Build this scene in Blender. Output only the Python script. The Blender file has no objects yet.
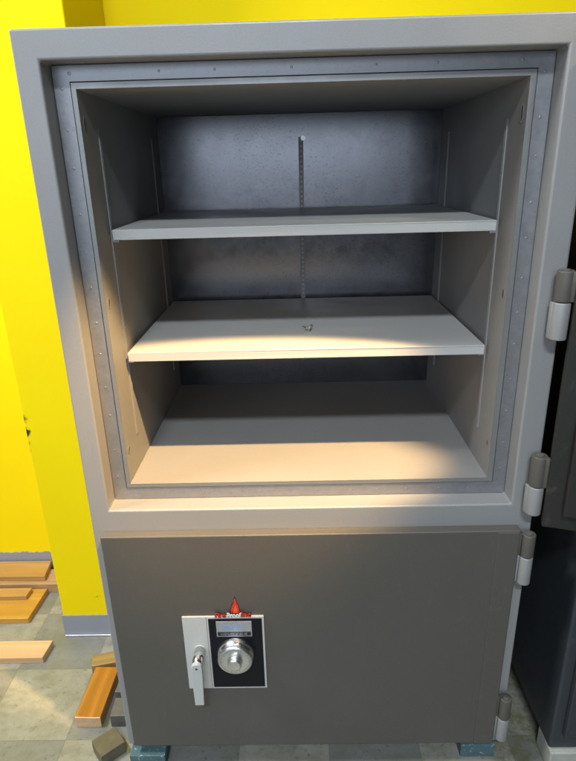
import bpy, bmesh, math, random
from mathutils import Vector, Matrix
random.seed(7)
S = bpy.context.scene
COL = S.collection
FLOOR = -1.557          # the top of the safe is z = 0, its front is y = 0, its left side is x = 0

# ------------------------------------------------------------------ materials
def new_mat(name):
    m = bpy.data.materials.new(name); m.use_nodes = True
    nt = m.node_tree; nt.nodes.clear()
    out = nt.nodes.new('ShaderNodeOutputMaterial'); b = nt.nodes.new('ShaderNodeBsdfPrincipled')
    nt.links.new(b.outputs[0], out.inputs[0])
    return m, nt, b
def N(nt, kind, **kw):
    n = nt.nodes.new(kind)
    for k, v in kw.items():
        if k in n.inputs: n.inputs[k].default_value = v
        else: setattr(n, k, v)
    return n
def coords(nt, scale=(1, 1, 1), loc=(0, 0, 0), rot=(0, 0, 0)):
    g = nt.nodes.new('ShaderNodeTexCoord'); mp = nt.nodes.new('ShaderNodeMapping')
    mp.inputs['Scale'].default_value = scale; mp.inputs['Location'].default_value = loc; mp.inputs['Rotation'].default_value = rot
    nt.links.new(g.outputs['Object'], mp.inputs[0]); return mp.outputs[0]
def noise(nt, vec, scale, detail=4, rough=.55):
    n = N(nt, 'ShaderNodeTexNoise'); n.inputs['Scale'].default_value = scale
    n.inputs['Detail'].default_value = detail; n.inputs['Roughness'].default_value = rough
    nt.links.new(vec, n.inputs['Vector']); return n.outputs['Fac']
def ramp(nt, fac, stops):
    r = nt.nodes.new('ShaderNodeValToRGB'); e = r.color_ramp.elements
    while len(e) < len(stops): e.new(.5)
    for i, (p, c) in enumerate(stops):
        e[i].position = p; e[i].color = (c[0], c[1], c[2], 1) if isinstance(c, (tuple, list)) else (c, c, c, 1)
    nt.links.new(fac, r.inputs[0]); return r.outputs[0]
def mix(nt, fac, a, b, blend='MIX'):
    m = nt.nodes.new('ShaderNodeMix'); m.data_type = 'RGBA'; m.blend_type = blend
    def put(sock, v):
        if isinstance(v, (tuple, list)): sock.default_value = (v[0], v[1], v[2], 1)
        elif isinstance(v, (int, float)): sock.default_value = v
        else: nt.links.new(v, sock)
    put(m.inputs[0], fac); put(m.inputs[6], a); put(m.inputs[7], b); return m.outputs[2]
def math_(nt, op, a, b=None, c=None):
    m = nt.nodes.new('ShaderNodeMath'); m.operation = op
    for i, v in enumerate((a, b, c)):
        if v is None: continue
        if isinstance(v, (int, float)): m.inputs[i].default_value = v
        else: nt.links.new(v, m.inputs[i])
    return m.outputs[0]
def bump(nt, b, fac, strength, dist=.001):
    n = nt.nodes.new('ShaderNodeBump'); n.inputs['Strength'].default_value = strength; n.inputs['Distance'].default_value = dist
    nt.links.new(fac, n.inputs['Height']); nt.links.new(n.outputs[0], b.inputs['Normal'])

def paint(name, base, rough=.42, var=.06, bscale=420, bstr=.25, wear=0.0):
    """hammered / spray enamel on steel"""
    m, nt, b = new_mat(name)
    v = coords(nt)
    big = noise(nt, v, 5, 5, .6)
    fine = noise(nt, v, bscale, 2, .5)
    lo = tuple(x * (1 - var) for x in base); hi = tuple(min(1, x * (1 + var)) for x in base)
    c = mix(nt, big, lo, hi)
    c2 = mix(nt, math_(nt, 'MULTIPLY', ramp(nt, fine, [(.35, 0), (.75, 1)]), .25), c, tuple(min(1, x * 1.35) for x in base))
    if wear:
        w = noise(nt, coords(nt, (1, 1, .25)), 26, 6, .7)
        c2 = mix(nt, math_(nt, 'MULTIPLY', ramp(nt, w, [(.58, 0), (.72, 1)]), wear), c2, tuple(x * .55 for x in base))
    nt.links.new(c2, b.inputs['Base Color'])
    r = ramp(nt, big, [(.3, rough - .06), (.7, rough + .08)])
    nt.links.new(r, b.inputs['Roughness'])
    sc = noise(nt, coords(nt, (70, 70, 3), rot=(0, .5, 0)), 3, 3, .6); sp = noise(nt, v, 7, 4, .7)
    k = math_(nt, 'MULTIPLY', ramp(nt, sc, [(.72, 0), (.76, 1)]), ramp(nt, sp, [(.55, 0), (.68, 1)]))
    c3 = mix(nt, math_(nt, 'MULTIPLY', k, .35), c2, tuple(min(1, x * 1.9 + .03) for x in base))
    dst = noise(nt, coords(nt, (1, 1, .6)), 45, 7, .75)
    c3 = mix(nt, math_(nt, 'MULTIPLY', math_(nt, 'MULTIPLY', ramp(nt, dst, [(.55, 0), (.75, 1)]), ramp(nt, sp, [(.4, .2), (.65, 1)])), .16), c3, (.30, .28, .24))
    nt.links.new(c3, b.inputs['Base Color'])
    nt.links.new(math_(nt, 'ADD', r, math_(nt, 'MULTIPLY', ramp(nt, sp, [(.4, 0), (.7, 1)]), .12)), b.inputs['Roughness'])
    bump(nt, b, fine, bstr, .0006)
    return m
def metal(name, base, rough, metallic=1.0, scratch=.1, speck=0.0, bscale=60):
    m, nt, b = new_mat(name)
    v = coords(nt)
    n1 = noise(nt, v, bscale, 6, .65)
    c = mix(nt, n1, tuple(x * .75 for x in base), tuple(min(1, x * 1.15) for x in base))
    if speck:
        s = noise(nt, coords(nt, (1, 1, 1.3)), 150, 3, .7)
        s2 = noise(nt, v, 3.5, 3, .6)
        k = math_(nt, 'MULTIPLY', ramp(nt, s, [(.56, 0), (.66, 1)]), ramp(nt, s2, [(.3, .15), (.6, 1)]))
        c = mix(nt, math_(nt, 'MULTIPLY', k, speck), c, (.05, .055, .07))
    nt.links.new(c, b.inputs['Base Color'])
    b.inputs['Metallic'].default_value = metallic
    nt.links.new(ramp(nt, n1, [(.3, max(.02, rough - scratch)), (.7, rough + scratch)]), b.inputs['Roughness'])
    bump(nt, b, n1, .12, .0006)
    return m
def plain(name, base, rough=.5, metallic=0, var=.12, scale=30):
    m, nt, b = new_mat(name)
    n1 = noise(nt, coords(nt), scale, 5, .6)
    nt.links.new(mix(nt, n1, tuple(x * (1 - var) for x in base), tuple(min(1, x * (1 + var)) for x in base)), b.inputs['Base Color'])
    b.inputs['Roughness'].default_value = rough; b.inputs['Metallic'].default_value = metallic
    bump(nt, b, n1, .1, .001)
    return m
def wood(name, light, dark, gloss=.4, rings=28, along='X'):
    m, nt, b = new_mat(name)
    sc = {'X': (.10, 1, 1), 'Y': (1, .10, 1)}[along]
    v = coords(nt, sc)
    n1 = noise(nt, v, 14, 5, .65)
    w = N(nt, 'ShaderNodeTexWave'); w.wave_type = 'BANDS'; w.bands_direction = 'Y' if along == 'X' else 'X'
    w.inputs['Scale'].default_value = rings; w.inputs['Distortion'].default_value = 14; w.inputs['Detail'].default_value = 3; w.inputs['Detail Scale'].default_value = 1.2
    nt.links.new(v, w.inputs['Vector'])
    f = noise(nt, coords(nt, {'X': (4, 90, 90), 'Y': (90, 4, 90)}[along]), 4, 3, .6)
    c = mix(nt, math_(nt, 'MULTIPLY', w.outputs['Fac'], .42), light, dark)
    c = mix(nt, math_(nt, 'MULTIPLY', ramp(nt, n1, [(.5, 0), (.8, 1)]), .5), c, dark)
    c = mix(nt, math_(nt, 'MULTIPLY', ramp(nt, f, [(.5, 0), (.7, 1)]), .22), c, dark)
    nt.links.new(c, b.inputs['Base Color']); b.inputs['Roughness'].default_value = gloss
    bump(nt, b, f, .2, .0008)
    return m

GREY = paint('light_grey_hammered_enamel', (.25, .252, .25), .36, .05, 330, .24, wear=.10)
LIP = paint('light_cabinet_lip_enamel', (.24, .242, .238), .32, .04, 420, .25)
CAB = paint('grey_cabinet_enamel', (.24, .238, .233), .55, .05, 420, .15)
SHELF = paint('pale_shelf_enamel', (.42, .422, .41), .42, .05, 420, .25)
BROWN = paint('brown_hammered_enamel', (.090, .084, .072), .40, .05, 300, .4)
SHADED_BROWN = paint('shade_darkened_door_brown', (.015, .014, .012), .5, .05, 300, .3)  # darkened copy of the door brown: the open door's shade put into the colour
BLUEBLACK = paint('blue_black_enamel', (.034, .039, .046), .40, .1, 380, .3)
STEEL = metal('bare_sheet_steel', (.30, .305, .32), .40, .60, .03, .18, 60)
GALV = metal('speckled_galvanised_steel', (.185, .188, .20), .24, .97, .03, .5, 30)
STD = metal('slotted_standard_zinc', (.62, .63, .66), .33, .9, .06, 0, 80)
CHROME = metal('polished_chrome', (.92, .92, .93), .24, 1, .04, 0, 40)
SATIN = metal('satin_dial_face', (.74, .74, .72), .34, 1, .05, 0, 200)
BRASS = metal('dull_brass', (.42, .34, .16), .35, 1, .1, 0, 300)
WHITE = paint('off_white_lock_plate', (.52, .53, .50), .30, .03, 400, .1)
BLACK = plain('satin_black_panel', (.008, .008, .011), .5)
BLACK.node_tree.nodes['Principled BSDF'].inputs['Specular IOR Level'].default_value = .2
DARK = plain('dark_void', (.012, .011, .010), .7)
BADGE = metal('brushed_badge', (.50, .52, .55), .35, .6, .05, 0, 120)
RED = plain('red_sticker', (.62, .035, .012), .4)
ORANGE = plain('orange_flame_centre', (.80, .11, .03), .4)
WHT = plain('white_lettering', (.75, .75, .72), .4)
BLUE = plain('pale_blue_lettering', (.22, .36, .62), .4)
INK = plain('black_ink', (.02, .02, .02), .5)
VINYL = plain('grey_vinyl_baseboard', (.27, .28, .31), .38, 0, .15, 18)
CONCRETE = plain('pale_concrete', (.40, .41, .36), .8, 0, .25, 24)
LEADGREY = plain('weathered_grey_steel', (.11, .105, .095), .55, 0, .35, 40)
PLUG = plain('dull_grey_plug', (.085, .082, .075), .6)
BRONZE = plain('brown_stained_steel', (.115, .10, .065), .45, 0, .4, 35)
def teal_mat():
    m, nt, b = new_mat('teal_painted_wood')
    n1 = noise(nt, coords(nt, (.3, 1, 1)), 40, 5, .7); n2 = noise(nt, coords(nt), 120, 4, .7)
    c = mix(nt, n1, (.045, .105, .12), (.085, .16, .17))
    c = mix(nt, ramp(nt, n2, [(.60, 0), (.68, 1)]), c, (.42, .47, .45))
    nt.links.new(c, b.inputs['Base Color']); b.inputs['Roughness'].default_value = .55
    bump(nt, b, n1, .3, .001); return m
TEAL = teal_mat()
OAK = wood('honey_oak_board', (.47, .27, .075), (.29, .145, .04), .38, 9)
AMBER = wood('amber_varnished_board', (.54, .30, .05), (.32, .145, .02), .30, 8)
PINE = wood('pale_pink_wood_board', (.64, .43, .23), (.46, .27, .13), .45, 11)
TAN = wood('tan_board', (.42, .27, .13), (.26, .15, .06), .45, 26)
REDOAK = wood('orange_stained_block', (.46, .185, .025), (.19, .065, .010), .30, 8, 'Y')
OLIVE = wood('olive_brown_block', (.33, .215, .07), (.19, .11, .035), .5, 10)
ENDW = plain('sawn_end_grain', (.56, .37, .20), .7, 0, .2, 120)

def wall_mat():
    m, nt, b = new_mat('yellow_wall_paint')
    v = coords(nt)
    n1 = noise(nt, v, 2.2, 5, .6); n2 = noise(nt, v, 60, 4, .6)
    c = mix(nt, n1, (.82, .60, .003), (.90, .72, .004))
    s = noise(nt, coords(nt, (1, 1, 2)), 30, 3, .8)
    c = mix(nt, math_(nt, 'MULTIPLY', ramp(nt, s, [(.70, 0), (.76, 1)]), .35), c, (.35, .27, .02))
    nt.links.new(c, b.inputs['Base Color']); b.inputs['Roughness'].default_value = .7; b.inputs['Specular IOR Level'].default_value = .08
    bump(nt, b, n2, .35, .0012); return m
YELLOW = wall_mat()
def column_mat():
    """the same paint, with the two chipped black scuffs on the column's left corner"""
    m, nt, b = new_mat('yellow_column_paint')
    tc = nt.nodes.new('ShaderNodeTexCoord'); v = tc.outputs['Object']
    n1 = noise(nt, v, 2.2, 5, .6); n2 = noise(nt, v, 60, 4, .6)
    c = mix(nt, n1, (.82, .60, .003), (.90, .72, .004))
    jit = N(nt, 'ShaderNodeTexNoise'); jit.inputs['Scale'].default_value = 55; jit.inputs['Detail'].default_value = 5; jit.inputs['Roughness'].default_value = .7
    nt.links.new(v, jit.inputs['Vector'])
    sub = N(nt, 'ShaderNodeVectorMath', operation='SUBTRACT'); nt.links.new(jit.outputs['Color'], sub.inputs[0]); sub.inputs[1].default_value = (.5, .5, .5)
    scl = N(nt, 'ShaderNodeVectorMath', operation='SCALE'); nt.links.new(sub.outputs[0], scl.inputs[0]); scl.inputs['Scale'].default_value = .034
    add = N(nt, 'ShaderNodeVectorMath', operation='ADD'); nt.links.new(v, add.inputs[0]); nt.links.new(scl.outputs[0], add.inputs[1])
    for (cx, cz, rx, rz, k) in SCUFFS:
        d = N(nt, 'ShaderNodeVectorMath', operation='SUBTRACT'); nt.links.new(add.outputs[0], d.inputs[0]); d.inputs[1].default_value = (cx, .398, cz)
        q = N(nt, 'ShaderNodeVectorMath', operation='MULTIPLY'); nt.links.new(d.outputs[0], q.inputs[0]); q.inputs[1].default_value = (1 / rx, 4, 1 / rz)
        l = N(nt, 'ShaderNodeVectorMath', operation='LENGTH'); nt.links.new(q.outputs[0], l.inputs[0])
        msk = ramp(nt, l.outputs['Value'], [(.55, k), (1.0, 0)])
        c = mix(nt, msk, c, (.045, .045, .02))
    nt.links.new(c, b.inputs['Base Color']); b.inputs['Roughness'].default_value = .7; b.inputs['Specular IOR Level'].default_value = .08
    bump(nt, b, n2, .35, .0012); return m
SCUFFS = [(-.309, -.822, .016, .016, .8), (-.306, -.862, .014, .018, 1), (-.312, -.80, .0045, .045, .6), (-.305, -.90, .004, .03, .45), (-.313, -.745, .003, .02, .5),
          (-.19, -1.413, .007, .004, .6)]
COLUMN = column_mat()

def floor_mat():
    m, nt, b = new_mat('vinyl_tile_floor')
    T = .222
    v = coords(nt, (1 / T, 1 / T, 1), (.178 / T + 1, -.044 / T, .37))
    ch = N(nt, 'ShaderNodeTexChecker'); ch.inputs['Scale'].default_value = 1; nt.links.new(v, ch.inputs['Vector'])
    w = coords(nt)
    marb = noise(nt, coords(nt, (1, 2.2, 1)), 22, 7, .68)
    beige = mix(nt, marb, (.215, .21, .172), (.36, .355, .305)); grey = mix(nt, marb, (.15, .156, .142), (.25, .255, .24))
    c = mix(nt, ch.outputs['Fac'], beige, grey)
    # dirt: wide smears and small dark specks
    d1 = noise(nt, coords(nt, (1, 1.6, 1)), 9, 7, .75); d2 = noise(nt, w, 85, 4, .7)
    c = mix(nt, math_(nt, 'MULTIPLY', ramp(nt, d1, [(.44, 0), (.68, 1)]), .72), c, (.145, .145, .095))
    c = mix(nt, math_(nt, 'MULTIPLY', ramp(nt, d2, [(.60, 0), (.68, 1)]), .6), c, (.09, .085, .05))
    # greenish grime in the gap between the two safes
    sx = N(nt, 'ShaderNodeSeparateXYZ'); nt.links.new(w, sx.inputs[0])
    gm = ramp(nt, math_(nt, 'ABSOLUTE', math_(nt, 'SUBTRACT', sx.outputs[0], .97)), [(.05, 1), (.12, 0)])
    d3 = noise(nt, w, 30, 6, .75)
    c = mix(nt, math_(nt, 'MULTIPLY', gm, ramp(nt, d3, [(.42, 0), (.60, .85)])), c, (.13, .14, .06))
    # thin dark joints
    fr = [math_(nt, 'ABSOLUTE', math_(nt, 'SUBTRACT', math_(nt, 'FRACT', math_(nt, 'ADD', math_(nt, 'DIVIDE', math_(nt, 'SUBTRACT', s, o), T), .5 + 20)), .5)) for s, o in ((sx.outputs[0], -.178), (sx.outputs[1], .044))]
    j = ramp(nt, math_(nt, 'MINIMUM', fr[0], fr[1]), [(.0, 1), (.009, 0)])
    c = mix(nt, math_(nt, 'MULTIPLY', j, .55), c, (.12, .12, .09))
    nt.links.new(c, b.inputs['Base Color'])
    nt.links.new(ramp(nt, d1, [(.3, .16), (.7, .42)]), b.inputs['Roughness'])
    bump(nt, b, math_(nt, 'SUBTRACT', marb, math_(nt, 'MULTIPLY', j, .8)), .15, .001)
    return m
FLOORM = floor_mat()
for m_, v_ in ((GREY, .85), (LIP, 1.0)): m_.node_tree.nodes['Principled BSDF'].inputs['Specular IOR Level'].default_value = v_
LIP.node_tree.nodes['Principled BSDF'].inputs['Metallic'].default_value = .4

# ------------------------------------------------------------------ object helpers
def link(name, bm, mat, parent=None, bevel=0, seg=2, smooth=False, mats=None):
    me = bpy.data.meshes.new(name); bmesh.ops.recalc_face_normals(bm, faces=bm.faces); bm.to_mesh(me); bm.free()
    o = bpy.data.objects.new(name, me); COL.objects.link(o)
    for m in (mats or [mat]): me.materials.append(m)
    if parent: o.parent = parent
    if bevel:
        md = o.modifiers.new('bevel', 'BEVEL'); md.width = bevel; md.segments = seg; md.limit_method = 'ANGLE'; md.angle_limit = math.radians(40)
        md.harden_normals = False
    if smooth:
        for p in me.polygons: p.use_smooth = True
    return o
def box(bm, x0, x1, y0, y1, z0, z1, mi=0):
    vs = [bm.verts.new((x, y, z)) for x in (x0, x1) for y in (y0, y1) for z in (z0, z1)]
    fs = []
    for idx in ((0, 1, 3, 2), (4, 6, 7, 5), (0, 4, 5, 1), (2, 3, 7, 6), (0, 2, 6, 4), (1, 5, 7, 3)):
        f = bm.faces.new([vs[i] for i in idx]); f.material_index = mi; fs.append(f)
    return vs, fs
def BM(): return bmesh.new()
def boxo(name, mat, parent, *b, bevel=.002, seg=2):
    bm = BM(); box(bm, *b); return link(name, bm, mat, parent, bevel, seg)
def lathe(bm, prof, cx, cy, cz, axis='y', n=48, flute=0, closed=True):
    """prof: list of (radius, distance along axis)"""
    rings = []
    for k, (r, h) in enumerate(prof):
        ring = []
        for i in range(n):
            a = 2 * math.pi * i / n
            rr = r
            if axis == 'y': p = (cx + rr * math.cos(a), cy + h, cz + rr * math.sin(a))
            else: p = (cx + rr * math.cos(a), cy + rr * math.sin(a), cz + h)
            ring.append(bm.verts.new(p))
        rings.append(ring)
    for a, b in zip(rings, rings[1:]):
        for i in range(n): bm.faces.new((a[i], a[(i + 1) % n], b[(i + 1) % n], b[i]))
    if closed:
        bm.faces.new(rings[0]); bm.faces.new(rings[-1][::-1])
def prism(bm, pts, y0, y1):
    """pts (x,z) outline extruded from y0 to y1"""
    a = [bm.verts.new((x, y0, z)) for x, z in pts]; b = [bm.verts.new((x, y1, z)) for x, z in pts]
    n = len(pts); bm.faces.new(a); bm.faces.new(b[::-1])
    for i in range(n): bm.faces.new((a[i], b[i], b[(i + 1) % n], a[(i + 1) % n]))
def empty(name, loc=(0, 0, 0), rz=0):
    o = bpy.data.objects.new(name, None); COL.objects.link(o); o.location = loc; o.rotation_euler = (0, 0, rz); o.empty_display_size = .05; return o
def tag(o, label, cat, group=None):
    o['label'] = label; o['category'] = cat
    if group: o['group'] = group
    return o
def struct(o): o['kind'] = 'structure'; return o
def text_mesh(name, s, size, mat, parent, loc, depth=.0006, bold=.0, sx=1, spacing=1):
    cu = bpy.data.curves.new(name, 'FONT'); cu.body = s; cu.size = size; cu.extrude = depth / 2; cu.offset = bold; cu.align_x = 'CENTER'; cu.align_y = 'CENTER'; cu.space_character = spacing
    tmp = bpy.data.objects.new('tmp', cu); COL.objects.link(tmp); bpy.context.view_layer.update()
    dg = bpy.context.evaluated_depsgraph_get(); me = bpy.data.meshes.new_from_object(tmp.evaluated_get(dg))
    bpy.data.objects.remove(tmp); me.transform(Matrix.Scale(sx, 4, (1, 0, 0))); me.transform(Matrix.Rotation(math.radians(90), 4, 'X'))
    me.materials.clear(); me.materials.append(mat)
    o = bpy.data.objects.new(name, me); COL.objects.link(o); o.parent = parent; me.transform(Matrix.Translation(loc)); return o

# ------------------------------------------------------------------ the safe
W = .90; ZB = -1.517; DEP = .70
OX0, OX1, OZ1, OZ0 = .040, .854, -.044, -.855       # rebate around the upper opening
LX0, LX1, LZ1, LZ0 = .069, .8262, -.070, -.8265     # outer edge of the cabinet lip
KX0, KX1, KZ1, KZ0 = .0775, .8155, -.0800, -.8180   # the cabinet's inside
YS = .043; KD = .619
safe = empty('floor_safe', (0, 0, ZB))
tag(safe, 'tall light grey safe, upper door open on two shelves, brown lower door shut', 'safe')
ROOT = empty('x'); bpy.data.objects.remove(ROOT)
def P(o, par=safe):
    """parent while keeping world coordinates"""
    o.parent = par
    o.matrix_parent_inverse = Matrix.Translation((0, 0, -ZB)) if par is safe else Matrix.Identity(4)
    return o

def rect_ring(bm, o, i, y):
    """flat frame between outer rect o and inner rect i (x0,x1,z0,z1) at depth y"""
    def c(r): return [bm.verts.new(p) for p in ((r[0], y, r[2]), (r[1], y, r[2]), (r[1], y, r[3]), (r[0], y, r[3]))]
    a, b = c(o), c(i)
    for k in range(4): bm.faces.new((a[k], a[(k + 1) % 4], b[(k + 1) % 4], b[k]))
    return a, b
# body: front frame with the rebate, jambs, sides, top, bottom, back
bm = BM()
a, b_ = rect_ring(bm, (0, W, ZB, 0), (OX0, OX1, OZ0, OZ1), 0)
back = [bm.verts.new((v.co.x, DEP, v.co.z)) for v in a]
for k in range(4): bm.faces.new((a[k], back[k], back[(k + 1) % 4], a[(k + 1) % 4]))
bm.faces.new(back[::-1])
jb = [bm.verts.new((v.co.x, YS + .02, v.co.z)) for v in b_]
for k in range(4): bm.faces.new((b_[k], b_[(k + 1) % 4], jb[(k + 1) % 4], jb[k]))
body = P(link('body', bm, GREY, None, .0035, 3))
# bare metal lining strip round the cabinet, with its dimples
bm = BM()
g = .0013
a, b_ = rect_ring(bm, (OX0 + .001, OX1 - .001, OZ0 + .001, OZ1 - .001), (LX0 - g, LX1 + g, LZ0 - g, LZ1 + g), YS)
c_ = [bm.verts.new((v.co.x, YS + .006, v.co.z)) for v in b_]
for k in range(4): bm.faces.new((b_[k], b_[(k + 1) % 4], c_[(k + 1) % 4], c_[k]))
def dimple(bm, x, z, r=.0029):
    n = 10; r *= random.uniform(.75, 1.15); prof = [(r, .0003), (r * .75, -.0002), (r * .35, -.0004)]
    lathe(bm, prof, x, YS, z, 'y', n)
for k in range(12):
    z = -.075 - k * .066
    dimple(bm, OX0 + .0145 + random.uniform(-.001, .001), z + random.uniform(-.006, .006))
    dimple(bm, OX1 - .014 + random.uniform(-.001, .001), z + random.uniform(-.006, .006))
    dimple(bm, .10 + k * .062 + random.uniform(-.008, .008), OZ0 + .0135)
for k in range(7): dimple(bm, .075 + k * .122 + random.uniform(-.02, .02), OZ1 - .0130)
strip = P(link('metal_lining_strip', bm, STEEL, None, 0))
for p in strip.data.polygons: p.use_smooth = len(p.vertices) == 4 and p.area < .0001
bm = BM(); rect_ring(bm, (OX0 + .002, OX1 - .002, OZ0 + .002, OZ1 - .002), (KX0, KX1, KZ0, KZ1), YS + .016)
P(link('gap_backing', bm, DARK, None))
# cabinet: lip + inside walls
bm = BM()
a, b_ = rect_ring(bm, (LX0, LX1, LZ0, LZ1), (KX0, KX1, KZ0, KZ1), YS - .002)
o_ = [bm.verts.new((v.co.x, YS + .014, v.co.z)) for v in a]
for k in range(4): bm.faces.new((a[k], o_[k], o_[(k + 1) % 4], a[(k + 1) % 4]))
P(link('cabinet_lip', bm, LIP, None, .0010, 2)); bm = BM()
b_ = [bm.verts.new(p) for p in ((KX0, YS - .0015, KZ0), (KX1, YS - .0015, KZ0), (KX1, YS - .0015, KZ1), (KX0, YS - .0015, KZ1))]
i_ = [bm.verts.new((v.co.x, KD + .004, v.co.z)) for v in b_]
for k in range(4): bm.faces.new((b_[k], b_[(k + 1) % 4], i_[(k + 1) % 4], i_[k]))
P(link('cabinet_liner', bm, CAB, None))
bm = BM(); box(bm, KX0 + .0005, KX1 - .0005, KD, KD + .003, KZ0 + .0005, KZ1 - .0005)
P(link('back_panel', bm, GALV, None))
# slotted shelf standards
def standard(x, y, z0, z1, side):
    """side: -1 left wall, 1 right wall, 0 back wall"""
    bm = BM(); w = .0062 if side == 0 else .0046; n = int((z1 - z0) / .0125)
    s = side
    def pl(u0, u1, q0, q1, d0, d1, mi=0):
        if s == 0: box(bm, x + u0, x + u1, KD - d1, KD - d0, q0, q1, mi)
        elif s < 0: box(bm, x + d0, x + d1, y + u0, y + u1, q0, q1, mi)
        else: box(bm, x - d1, x - d0, y + u0, y + u1, q0, q1, mi)
    pl(-w, -w * .42, z0, z1, 0, .0024); pl(w * .42, w, z0, z1, 0, .0024)
    for k in range(n):
        q = z0 + k * .0125
        pl(-w * .42, w * .42, q, q + (.0058 if s else .0075), 0, .0017)
    pl(-w * .42, w * .42, z0, z1, 0, .0006, 1)
    return P(link('shelf_standard', bm, None, None, mats=[CAB, DARK] if s else [CAB, SHELF]))
standard(KX0, .130, -.743, -.134, -1); standard(KX0, .545, -.743, -.134, -1)
standard(KX1, .130, -.743, -.137, 1); standard(KX1, .542, -.743, -.137, 1)
standard(.4505, 0, -.743, -.136, 0)
bm = BM(); lathe(bm, [(.006, -.004), (.006, -.0005)], .4565, KD, -.139, 'y', 12); P(link('standard_screw', bm, STD))
# round grommet holes near the front of both cabinet walls
for x, s in ((KX0, 1), (KX1, -1)):
    for z, rz in ((-.134, .016), (-.440, .011), (-.748, .008)):
        bm = BM(); n = 20
        o1 = []; o2 = []; o3 = []
        for i in range(n):
            t = 2 * math.pi * i / n
            for lst, k, d in ((o1, 1.0, .0004), (o2, .90, .0014), (o3, .78, .0004)):
                lst.append(bm.verts.new((x + s * d, .061 + .0075 * k * math.cos(t), z + rz * k * math.sin(t))))
        for i in range(n):
            bm.faces.new((o1[i], o1[(i + 1) % n], o2[(i + 1) % n], o2[i])); bm.faces.new((o2[i], o2[(i + 1) % n], o3[(i + 1) % n], o3[i]))
        f = bm.faces.new(o3); f.material_index = 1
        P(link('bolt_plug', bm, None, None, mats=[CAB, PLUG], smooth=True))
# shelves: folded steel with a bright front edge
def shelf(z, label):
    bm = BM(); x0, x1 = .0850, .8080
    box(bm, x0, x1, .1115, .592, z - .002, z)
    box(bm, x0, x1, .1115, .1135, z - .0195, z - .002)
    box(bm, x0, x1, .590, .592, z - .0195, z - .002)
    box(bm, x0, x0 + .002, .1135, .590, z - .016, z - .002); box(bm, x1 - .002, x1, .1135, .590, z - .016, z - .002)
    bmesh.ops.remove_doubles(bm, verts=bm.verts, dist=1e-5)
    o = P(link('shelf', bm, SHELF, None, .0012, 2)); o['label'] = label
    for x, s in ((KX0 + .0028, 1), (KX1 - .0028, -1)):
        for y in (.130, .545):
            bm = BM(); xa, xb = sorted((x, x + s * .012)); box(bm, xa, xb, y - .006, y + .006, z - .0255, z - .0200)
            c = link('shelf_clip', bm, STD, None, .0008); c.parent = o
    return o
shelf(-.3110, 'upper steel shelf with nothing on it'); shelf(-.5545, 'lower steel shelf with a small brass screw on it')

# lower door
DX0, DX1, DZ1, DZ0, T = .0215, .8715, -.9035, -1.4945, .0225
bm = BM(); box(bm, DX0, DX1, -T, -.0006, DZ0, DZ1)
door = P(link('lower_door', bm, BROWN, None, .0028, 3))
door['label'] = 'closed brown lower door with combination lock'
def sub(o, par=None): o.parent = par or door; return o
# hinge side strip, a thin proud plate with its seam
bm = BM(); box(bm, .8262, DX1 - .003, -T - .0030, -T + .001, DZ0 + .003, DZ1 - .003); sub(link('hinge_strip', bm, BROWN, None, .001, 2))

# lock plate
PY = -T
sub(boxo('lock_plate', WHITE, None, .1705, .3465, PY - .0045, PY, -1.3085, -1.1055, bevel=.001))
sub(boxo('dial_panel', BLACK, None, .2270, .3420, PY - .0062, PY - .0040, -1.3030, -1.1105, bevel=.0006))
sub(boxo('plate_seam', LEADGREY, None, .2225, .2233, PY - .0048, PY - .004, -1.3080, -1.1060, bevel=0))
BY = PY - .0062
sub(boxo('name_badge', BADGE, None, .2435, .3200, BY - .0014, BY + .0002, -1.1570, -1.1160, bevel=.0005))
# worn, unreadable lettering: a pale blue line over a black line of small characters
bm = BM()
def scribble(bm, x0, x1, z0, h, n, w, y):
    step = (x1 - x0) / n
    for i in range(n):
        x = x0 + i * step
        kind = random.choice('HENOUILTA')
        box(bm, x, x + w, y - .0003, y, z0, z0 + h)
        if kind in 'HNOUA': box(bm, x + step * .62, x + step * .62 + w, y - .0003, y, z0, z0 + h)
        if kind in 'HEAT': box(bm, x + w, x + step * .62, y - .0003, y, z0 + h * .45, z0 + h * .45 + w)
        if kind in 'EOLU': box(bm, x + w, x + step * .62, y - .0003, y, z0, z0 + w)
        if kind in 'EOTA': box(bm, x + w, x + step * .62, y - .0003, y, z0 + h - w, z0 + h)
scribble(bm, .2570, .3060, -1.1380, .0125, 7, .0018, BY - .0014); sub(link('badge_lettering', bm, BLUE)) 
sub(boxo('badge_band', INK, None, .2460, .3175, BY - .0017, BY - .0013, -1.1545, -1.1440, bevel=0))
bm = BM(); scribble(bm, .2530, .3110, -1.1522, .0058, 15, .0007, BY - .0017); sub(link('badge_small_lettering', bm, BADGE))
# combination dial
cx, cz = .2825, -1.2010
bm = BM(); lathe(bm, [(.0410, 0), (.0415, -.003), (.0395, -.010), (.0375, -.016), (.0360, -.0175)], cx, BY, cz, n=72)
dr = sub(link('dial_ring', bm, CHROME, None, smooth=True))
bm = BM(); n = 100; prof = [(.0300, -.0170), (.0365, -.0180), (.0372, -.0205), (.0372, -.0240), (.0355, -.0265), (.0320, -.0272), (.0180, -.0262), (.0172, -.0262)]
rings = []
for r, h in prof:
    rings.append([bm.verts.new((cx + (r * (1 + (.012 if (i % 2 and r > .036) else 0))) * math.cos(2 * math.pi * i / n), BY + h, cz + (r * (1 + (.012 if (i % 2 and r > .036) else 0))) * math.sin(2 * math.pi * i / n))) for i in range(n)])
for a, b in zip(rings, rings[1:]):
    for i in range(n): bm.faces.new((a[i], a[(i + 1) % n], b[(i + 1) % n], b[i]))
bm.faces.new(rings[0]); bm.faces.new(rings[-1][::-1])
dd = sub(link('dial', bm, SATIN, None, smooth=True))
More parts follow.
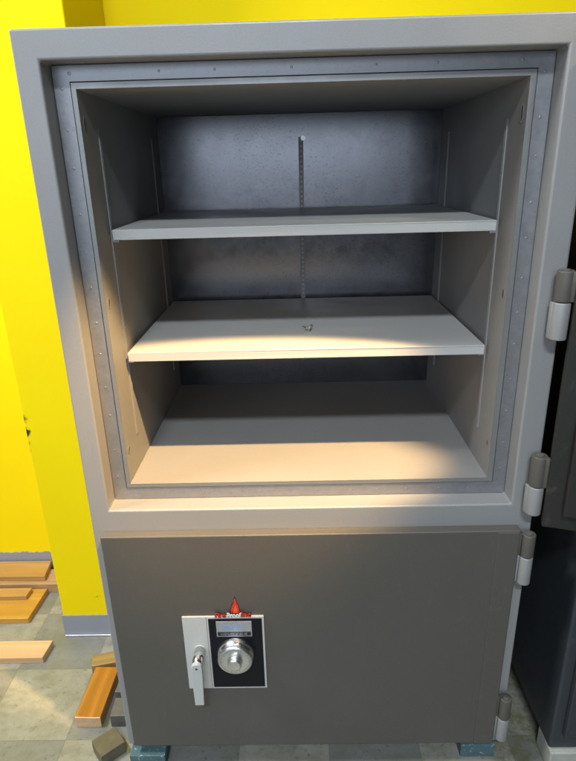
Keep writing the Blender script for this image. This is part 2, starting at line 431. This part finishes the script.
bm = BM()                                            # engraved graduations
for i in range(100):
    t = 2 * math.pi * i / 100; r0, r1 = (.0265 if i % 10 == 0 else (.0285 if i % 5 == 0 else .0300)), .0318; w = .00022
    c, s = math.cos(t), math.sin(t); y = BY - .0274
    q = [(r0, -w), (r1, -w), (r1, w), (r0, w)]
    bm.faces.new([bm.verts.new((cx + r * c - k * s, y + (.0001 if r < .03 else 0), cz + r * s + k * c)) for r, k in q])
sub(link('dial_graduations', bm, INK))
bm = BM(); lathe(bm, [(.0165, -.026), (.0150, -.029), (.0142, -.0360), (.0146, -.0375), (.0138, -.0392), (.0110, -.0398)], cx, BY, cz, n=40)
sub(link('dial_knob', bm, SATIN, None, smooth=True))
# lever handle: chrome shank and tapered flat lever
hx, hz = .2035, -1.1945
bm = BM(); lathe(bm, [(.0125, .0005), (.0125, -.0015), (.0118, -.002)], hx, PY - .0045, hz, n=36); sub(link('handle_rose', bm, WHITE, None, .0006))
bm = BM(); lathe(bm, [(.0112, -.003), (.0112, -.0440), (.0108, -.0442)], hx, PY - .0045, hz, n=40)
sub(link('handle_shank', bm, CHROME, None, smooth=True))
bm = BM(); pts = []
for i in range(13):
    t = math.pi * (i / 12); pts.append((hx + .0116 * math.cos(t), hz + .0112 * math.sin(t)))
pts += [(hx - .0122, hz - .020), (hx - .0105, hz - .104), (hx + .0090, hz - .104), (hx + .0118, hz - .020)]
prism(bm, pts, PY - .0570, PY - .0480)
lev = sub(link('handle', bm, WHITE, None, .0016, 3))
bm = BM(); lathe(bm, [(.0036, 0), (.0036, -.0006)], hx, PY - .0571, hz - .001, n=3); sub(link('handle_screw_hole', bm, INK))
# fire sticker on the top edge of the plate
SY = PY - .0046
def blob(cx_, cz_, hw, up): return [(cx_ + hw * f, cz_ + up * g2) for f, g2 in ((-.95, 0), (1, 0), (1.02, .2), (.86, .36), (.80, .52), (.50, .62), (.36, .86), (.10, 1.0), (-.12, .84), (-.30, .62), (-.66, .50), (-.72, .36), (-1.02, .22))]
bm = BM(); prism(bm, blob(.2855, -1.1010, .0112, .0460), PY - .0003, PY); sub(link('flame_outline', bm, INK))
bm = BM(); prism(bm, blob(.2855, -1.1000, .0092, .0400), PY - .0005, PY - .0002); sub(link('flame_emblem', bm, RED))
bm = BM(); prism(bm, blob(.2862, -1.1000, .0048, .0220), PY - .0007, PY - .0004); sub(link('flame_centre', bm, ORANGE))
def word(s, x, mat, size, sx, z=-1.1005):
    sub(text_mesh('sticker_lettering', s, size, INK, door, (x, PY - .0055 + .0008, z), .0010, .0014, sx)); sub(text_mesh('sticker_lettering', s, size, mat, door, (x, PY - .0068, z), .0010, .0005, sx))
word('Fire', .2540, RED, .0175, .85); word('Proof', .2830, WHT, .0165, .80); word('Inc', .3090, RED, .0185, .95, -1.0990)
# hinges: brown knuckles belong to the doors, grey ones to the body
HX, HY, HR = .8885, -.0215, .0135
def knuckle(z0, z1, mat, leaf_to, par, name, r=HR):
    bm = BM(); lathe(bm, [(r * .9, z0), (r, z0 + .0015), (r, z1 - .0015), (r * .9, z1)], HX, HY, 0, 'z', 28)
    if leaf_to < HX: box(bm, leaf_to, HX, HY + .001, HY + .011, z0 + .001, z1 - .001)
    o = link(name, bm, mat, None, .0008, 2)
    for p in o.data.polygons: p.use_smooth = len(p.vertices) == 4
    return o
def hinge_cap(z1, par):
    bm = BM(); lathe(bm, [(.0070, z1 - .001), (.0070, z1 + .0015), (.005, z1 + .0022)], HX, HY, 0, 'z', 16); return link('hinge_pin', bm, LEADGREY, None)
for zt, zm, zb in ((-.911, -.964, -1.030), (-1.352, -1.412, -1.478)):
    sub(knuckle(zm + .0006, zt, BROWN, .866, door, 'hinge_knuckle')); P(knuckle(zb, zm - .0006, GREY, .872, safe, 'hinge_knuckle')); sub(hinge_cap(zt, door))
# upper door, swung open round its hinges
PHI = math.radians(163)
ud = empty('upper_door', (HX, HY, 0), PHI); ud.parent = safe; ud.matrix_parent_inverse = Matrix.Translation((0, 0, -ZB)); ud['label'] = 'brown upper door swung wide open'
def ul(x0, x1, y0, y1, z0, z1, name, mat, bev=.0025):
    bm = BM(); box(bm, x0 - HX, x1 - HX, y0 - HY, y1 - HY, z0, z1); o = link(name, bm, mat, None, bev, 3); o.parent = ud; return o
ul(.0215, .8715, -.0225, -.0006, -.8780, -.0215, 'door_leaf', SHADED_BROWN)
ul(.0520, .8400, -.0006, .0140, -.8430, -.0560, 'door_plug', SHADED_BROWN, .004)
for zt, zm, zb in ((-.384, -.438, -.505), (-.735, -.800, -.862)):
    k = knuckle(zm + .0006, zt, BROWN, .866, ud, 'hinge_knuckle', .0150); k.data.transform(Matrix.Translation((-HX, -HY, 0))); k.parent = ud
    P(knuckle(zb, zm - .0006, GREY, .872, safe, 'hinge_knuckle', .0150))
    k = hinge_cap(zt, ud); k.data.transform(Matrix.Translation((-HX, -HY, 0))); k.parent = ud
k_ = [(.10, -.25), (.10, -.45), (.10, -.65)]
for i, (u, z) in enumerate(k_):
    bm = BM(); lathe(bm, [(.011, 0), (.011, .05)], 0, 0, 0, 'y', 20); bm.transform(Matrix.Rotation(math.radians(90), 4, 'Z'))
    bm.transform(Matrix.Translation((.0520 - HX, .018 - HY, z))); o = link('locking_bolt', bm, CHROME, None, smooth=True); o.parent = ud

# small brass screw lying on the lower shelf
nail = empty('brass_screw', (.456, .243, -.5545)); tag(nail, 'tiny brass screw lying on the lower shelf inside the open safe', 'screw')
bm = BM(); lathe(bm, [(.0020, 0), (.0017, .008), (.0022, .0085), (.0015, .010), (.0004, .018)], 0, 0, 0, 'z', 12); bm.transform(Matrix.Rotation(math.radians(76), 4, 'Y')); bm.transform(Matrix.Rotation(math.radians(150), 4, 'Z')); bm.transform(Matrix.Translation((.004, 0, .0034)))
o = link('shank', bm, BRASS, None, smooth=True); o.parent = nail
bm = BM(); lathe(bm, [(.0066, 0), (.0070, .0015), (.0045, .0035)], 0, 0, 0, 'z', 16); bm.transform(Matrix.Rotation(math.radians(68), 4, 'Y')); bm.transform(Matrix.Rotation(math.radians(150), 4, 'Z')); bm.transform(Matrix.Translation((.004, 0, .0062)))
o = link('head', bm, STD, None, smooth=True); o.parent = nail
nail.scale = (1.25, 1.25, 1.25)

# ------------------------------------------------------------------ the setting
bm = BM(); vs = [bm.verts.new(p) for p in ((-6, -7, FLOOR), (6, -7, FLOOR), (6, 1.2, FLOOR), (-6, 1.2, FLOOR))]; bm.faces.new(vs)
struct(link('floor', bm, FLOORM))
CX0, CX1, CY = -.306, -.046, .398
def ragged_base(name, x0, x1, y, h, rag, par, proud=.0035, n=90):
    """vinyl base strip whose top edge is overlapped by paint"""
    bm = BM(); a = []
    for i in range(n + 1):
        x = x0 + (x1 - x0) * i / n
        t = h + (rag * (random.random() - .5) if rag else 0)
        a.append((bm.verts.new((x, y - proud, FLOOR + .0002)), bm.verts.new((x, y - proud, FLOOR + t)), bm.verts.new((x, y - .0003, FLOOR + t))))
    for p, q in zip(a, a[1:]): bm.faces.new((p[0], q[0], q[1], p[1])); bm.faces.new((p[1], q[1], q[2], p[2]))
    o = link(name, bm, VINYL); o.parent = par; return o
wall = empty('back_wall', (0, .70, FLOOR)); tag(wall, 'bright yellow painted back wall behind the planks and the safe, with grey baseboard', 'wall')
def PW(o, par): o.matrix_parent_inverse = Matrix.Translation(par.location).inverted(); return o
bm = BM(); box(bm, -6, 6, .70, .90, FLOOR - .05, 1.6); o = link('wall_surface', bm, YELLOW); o.parent = wall; PW(o, wall)
o = ragged_base('baseboard', -2.2, CX0 + .1, .70, .088, .006, wall, .004, 240); PW(o, wall)
col = empty('square_column', (CX0, CY, FLOOR)); tag(col, 'bright yellow square column left of the safe, with black scuffs on its edge and grey base', 'column')
bm = BM(); box(bm, CX0, CX1, CY, .6995, FLOOR - .05, 1.6); o = link('column_shaft', bm, COLUMN, None, .003); o.parent = col; PW(o, col)
o = ragged_base('baseboard', CX0 - .003, CX1 + .003, CY, .077, .0015, col, .004, 30); PW(o, col)
bm = BM(); box(bm, CX0 - .001, CX1 + .002, CY - .010, CY - .0045, FLOOR + .0002, FLOOR + .006); o = link('metal_edge', bm, STD, None, .001); o.parent = col; PW(o, col)

# neighbouring blue-black safe on a concrete pad
NX, NY, NZ = .998, -.035, -1.4985
nb = empty('dark_safe', (NX, NY, NZ)); tag(nb, 'blue-black safe standing on a concrete block, right of the grey safe', 'safe')
bm = BM(); box(bm, 0, .80, 0, .66, 0, 1.35); o = link('body', bm, BLUEBLACK, None, .006, 3); o.parent = nb
bm = BM(); box(bm, .026, .77, -.012, .001, .050, 1.31)
o = link('door', bm, BLUEBLACK, None, .002); o.parent = nb
bm = BM(); rect_ring(bm, (.0235, .7725, .0475, 1.3125), (.0265, .7695, .0505, 1.3095), -.0008); q = link('door_gap', bm, DARK); q.parent = nb
blk = tag(boxo('concrete_block', CONCRETE, None, NX + .001, NX + .78, NY - .012, NY + .06, FLOOR + .0003, NZ - .0005, bevel=.003), 'pale concrete block under the front of the blue-black safe', 'block')

# teal blocks under the grey safe
def blockobj(name, mat, label, cat, x0, x1, y0, y1, z0, z1, rz=0, group=None, bev=.0015, tilt=0, mats=None, endaxis=None):
    cx_, cy_ = (x0 + x1) / 2, (y0 + y1) / 2
    bm = BM(); vs, fs = box(bm, x0 - cx_, x1 - cx_, y0 - cy_, y1 - cy_, 0, z1 - z0)
    if mats:
        for f in bm.faces:
            n = f.normal if f.normal.length else (f.normal_update() or f.normal)
            if abs(getattr(n, endaxis)) > .9: f.material_index = 1
    bmesh.ops.subdivide_edges(bm, edges=bm.edges[:], cuts=3, use_grid_fill=True)
    for v in bm.verts: v.co += Vector((random.uniform(-1, 1), random.uniform(-1, 1), random.uniform(-1, 1))) * .0004
    o = link(name, bm, mat, None, bev, 2, mats=mats)
    o.location = (cx_, cy_, z0); o.rotation_euler = (0, tilt, rz); return tag(o, label, cat, group)
blockobj('support_block', TEAL, 'teal painted wood block under the left front corner of the grey safe', 'block', .009, .094, -.030, .30, FLOOR, ZB, group='teal blocks under the grey safe')
blockobj('support_block', TEAL, 'teal painted wood block under the right front corner of the grey safe', 'block', .803, .884, -.010, .28, FLOOR, ZB, group='teal blocks under the grey safe')

# loose lumber and blocks on the floor
def board(mat, label, pts, z0, z1, end=ENDW):
    """pts: outline (x,y) counter-clockwise"""
    bm = BM(); cx_ = sum(p[0] for p in pts) / len(pts); cy_ = sum(p[1] for p in pts) / len(pts)
    lo = [bm.verts.new((x - cx_, y - cy_, 0)) for x, y in pts]; hi = [bm.verts.new((x - cx_, y - cy_, z1 - z0)) for x, y in pts]
    bm.faces.new(lo[::-1]); bm.faces.new(hi); n = len(pts)
    for i in range(n):
        f = bm.faces.new((lo[i], lo[(i + 1) % n], hi[(i + 1) % n], hi[i]))
    o = link('wood_board', bm, None, None, .0012, 2, mats=[mat, end]); o.location = (cx_, cy_, z0)
    return tag(o, label, 'board', 'loose wood boards on the floor')
board(OAK, 'honey brown board lying on top against the wall base, farthest of the boards', [(-1.35, .612), (-.452, .606), (-.462, .690), (-1.35, .692)], FLOOR + .036, FLOOR + .055)
board(TAN, 'tan board under the farthest board, its end running behind the yellow column', [(-1.30, .598), (-.36, .588), (-.36, .668), (-1.30, .675)], FLOOR, FLOOR + .0355)
board(AMBER, 'wide amber board with clear grain, lying flat under a short strip', [(-1.2, .440), (-.446, .447), (-.440, .586), (-1.2, .584)], FLOOR, FLOOR + .020)
board(OAK, 'short narrow oak strip lying on the wide amber board', [(-1.0, .528), (-.487, .532), (-.484, .572), (-1.0, .570)], FLOOR + .0205, FLOOR + .036)
board(PINE, 'pale pinkish board lying alone in the middle of the floor, nearest of the boards', [(-1.1, .286), (-.335, .289), (-.330, .355), (-1.1, .350)], FLOOR, FLOOR + .020)
board(TAN, 'dark board end just showing at the left edge below the pale board', [(-.80, .225), (-.455, .240), (-.452, .262), (-.80, .26)], FLOOR, FLOOR + .012)
blockobj('wood_block', REDOAK, 'long orange-stained wood block lying beside the left side of the safe', 'block', -.161, -.094, .078, .239, FLOOR, FLOOR + .035, rz=-.02, mats=[REDOAK, ENDW], endaxis='y', group='loose blocks beside the safe')
blockobj('wood_block', OLIVE, 'short olive brown wood block behind the long orange block', 'block', -.178, -.085, .250, .292, FLOOR, FLOOR + .036, rz=.22, group='loose blocks beside the safe')
blockobj('metal_block', LEADGREY, 'dark grey block between the long orange block and the safe', 'block', -.072, -.006, .080, .135, FLOOR, FLOOR + .038, rz=.02, group='loose blocks beside the safe')
blockobj('metal_block', LEADGREY, 'grey block behind another grey block, close against the safe', 'block', -.078, -.010, .150, .215, FLOOR, FLOOR + .040, rz=-.04, group='loose blocks beside the safe')
blockobj('metal_block', BRONZE, 'olive-brown square block turned cornerwise in front of the orange block', 'block', -.086, -.024, -.016, .040, FLOOR, FLOOR + .036, rz=.72, group='loose blocks beside the safe')

# ------------------------------------------------------------------ camera (solved from the photograph's vanishing points)
f_, pitch, yaw, roll = 575.95, .3549, .0184, -.0273
cam = bpy.data.cameras.new('camera'); co = bpy.data.objects.new('camera', cam); COL.objects.link(co); S.camera = co
cam.sensor_fit = 'VERTICAL'; cam.sensor_height = 24; cam.lens = f_ * 24 / 761; cam.clip_start = .02; cam.clip_end = 100
cyw, syw, cp, sp, cr, sr = math.cos(yaw), math.sin(yaw), math.cos(pitch), math.sin(pitch), math.cos(roll), math.sin(roll)
r0 = Vector((cyw, syw, 0)); f0 = Vector((-syw, cyw, 0)); zz = Vector((0, 0, 1))
fw = f0 * cp - zz * sp; u0 = f0 * sp + zz * cp
R_ = r0 * cr + u0 * sr; U_ = -r0 * sr + u0 * cr
co.matrix_world = Matrix(((R_.x, U_.x, -fw.x, .4302), (R_.y, U_.y, -fw.y, -1.0038), (R_.z, U_.z, -fw.z, -.2083), (0, 0, 0, 1)))

# ------------------------------------------------------------------ light
w = bpy.data.worlds.new('World'); S.world = w; w.use_nodes = True
bg = w.node_tree.nodes['Background']; bg.inputs[0].default_value = (.80, .88, 1.0, 1); bg.inputs[1].default_value = .012
def aim(o, target): o.rotation_euler = (Vector(target) - o.location).to_track_quat('-Z', 'Y').to_euler()
def area(name, loc, target, sx, sy, power, colour):
    l = bpy.data.lights.new(name, 'AREA'); l.shape = 'RECTANGLE'; l.size = sx; l.size_y = sy; l.energy = power; l.color = colour
    o = bpy.data.objects.new(name, l); COL.objects.link(o); o.location = loc; aim(o, target); return o
area('ceiling_light', (.25, -3.3, 2.75), (.4, 0, -.5), 1.4, .30, 150, (.86, .93, 1.0))
area('left_wall_fill', (-1.25, -.10, 1.35), (-.3, .6, -.8), .9, .3, 86, (1.0, .99, .97))  # added fill to brighten the yellow wall, not a known lamp
area('shop_window', (-1.3, -6.0, .80), (.1, .6, .5), 6.5, 2.2, 145, (.74, .84, 1.0))
sl = bpy.data.lights.new('warm_lamp', 'SPOT'); sl.energy = 345; sl.color = (1.0, .63, .27); sl.spot_size = math.radians(37); sl.spot_blend = .5; sl.shadow_soft_size = .022
so = bpy.data.objects.new('warm_lamp', sl); COL.objects.link(so); so.location = (.64, -.38, .6); 
d_ = (Vector((.30, .115, -.817)) - so.location).normalized(); z_ = -d_; x_ = (Vector((1, 0, 0)) - z_ * z_.x).normalized(); y_ = z_.cross(x_)
so.rotation_euler = Matrix((x_, y_, z_)).transposed().to_euler(); so.scale = (1, .43, 1)      # cone squashed to shape its pool: wide left to right, narrow front to back
pl_ = bpy.data.lights.new('right_warm_lamp', 'SPOT'); pl_.energy = 24; pl_.spot_size = math.radians(40); pl_.spot_blend = 1; pl_.color = (1.0, .80, .55); pl_.shadow_soft_size = .03
po = bpy.data.objects.new('warm_bulb', pl_); COL.objects.link(po); po.location = (1.30, -.50, .55); aim(po, (.93, 0, .17))

S.render.engine = 'CYCLES'
S.view_settings.view_transform = 'Standard'; S.view_settings.look = 'None'; S.view_settings.exposure = 0; S.view_settings.gamma = 1
S.render.resolution_x = 775; S.render.resolution_y = 1024
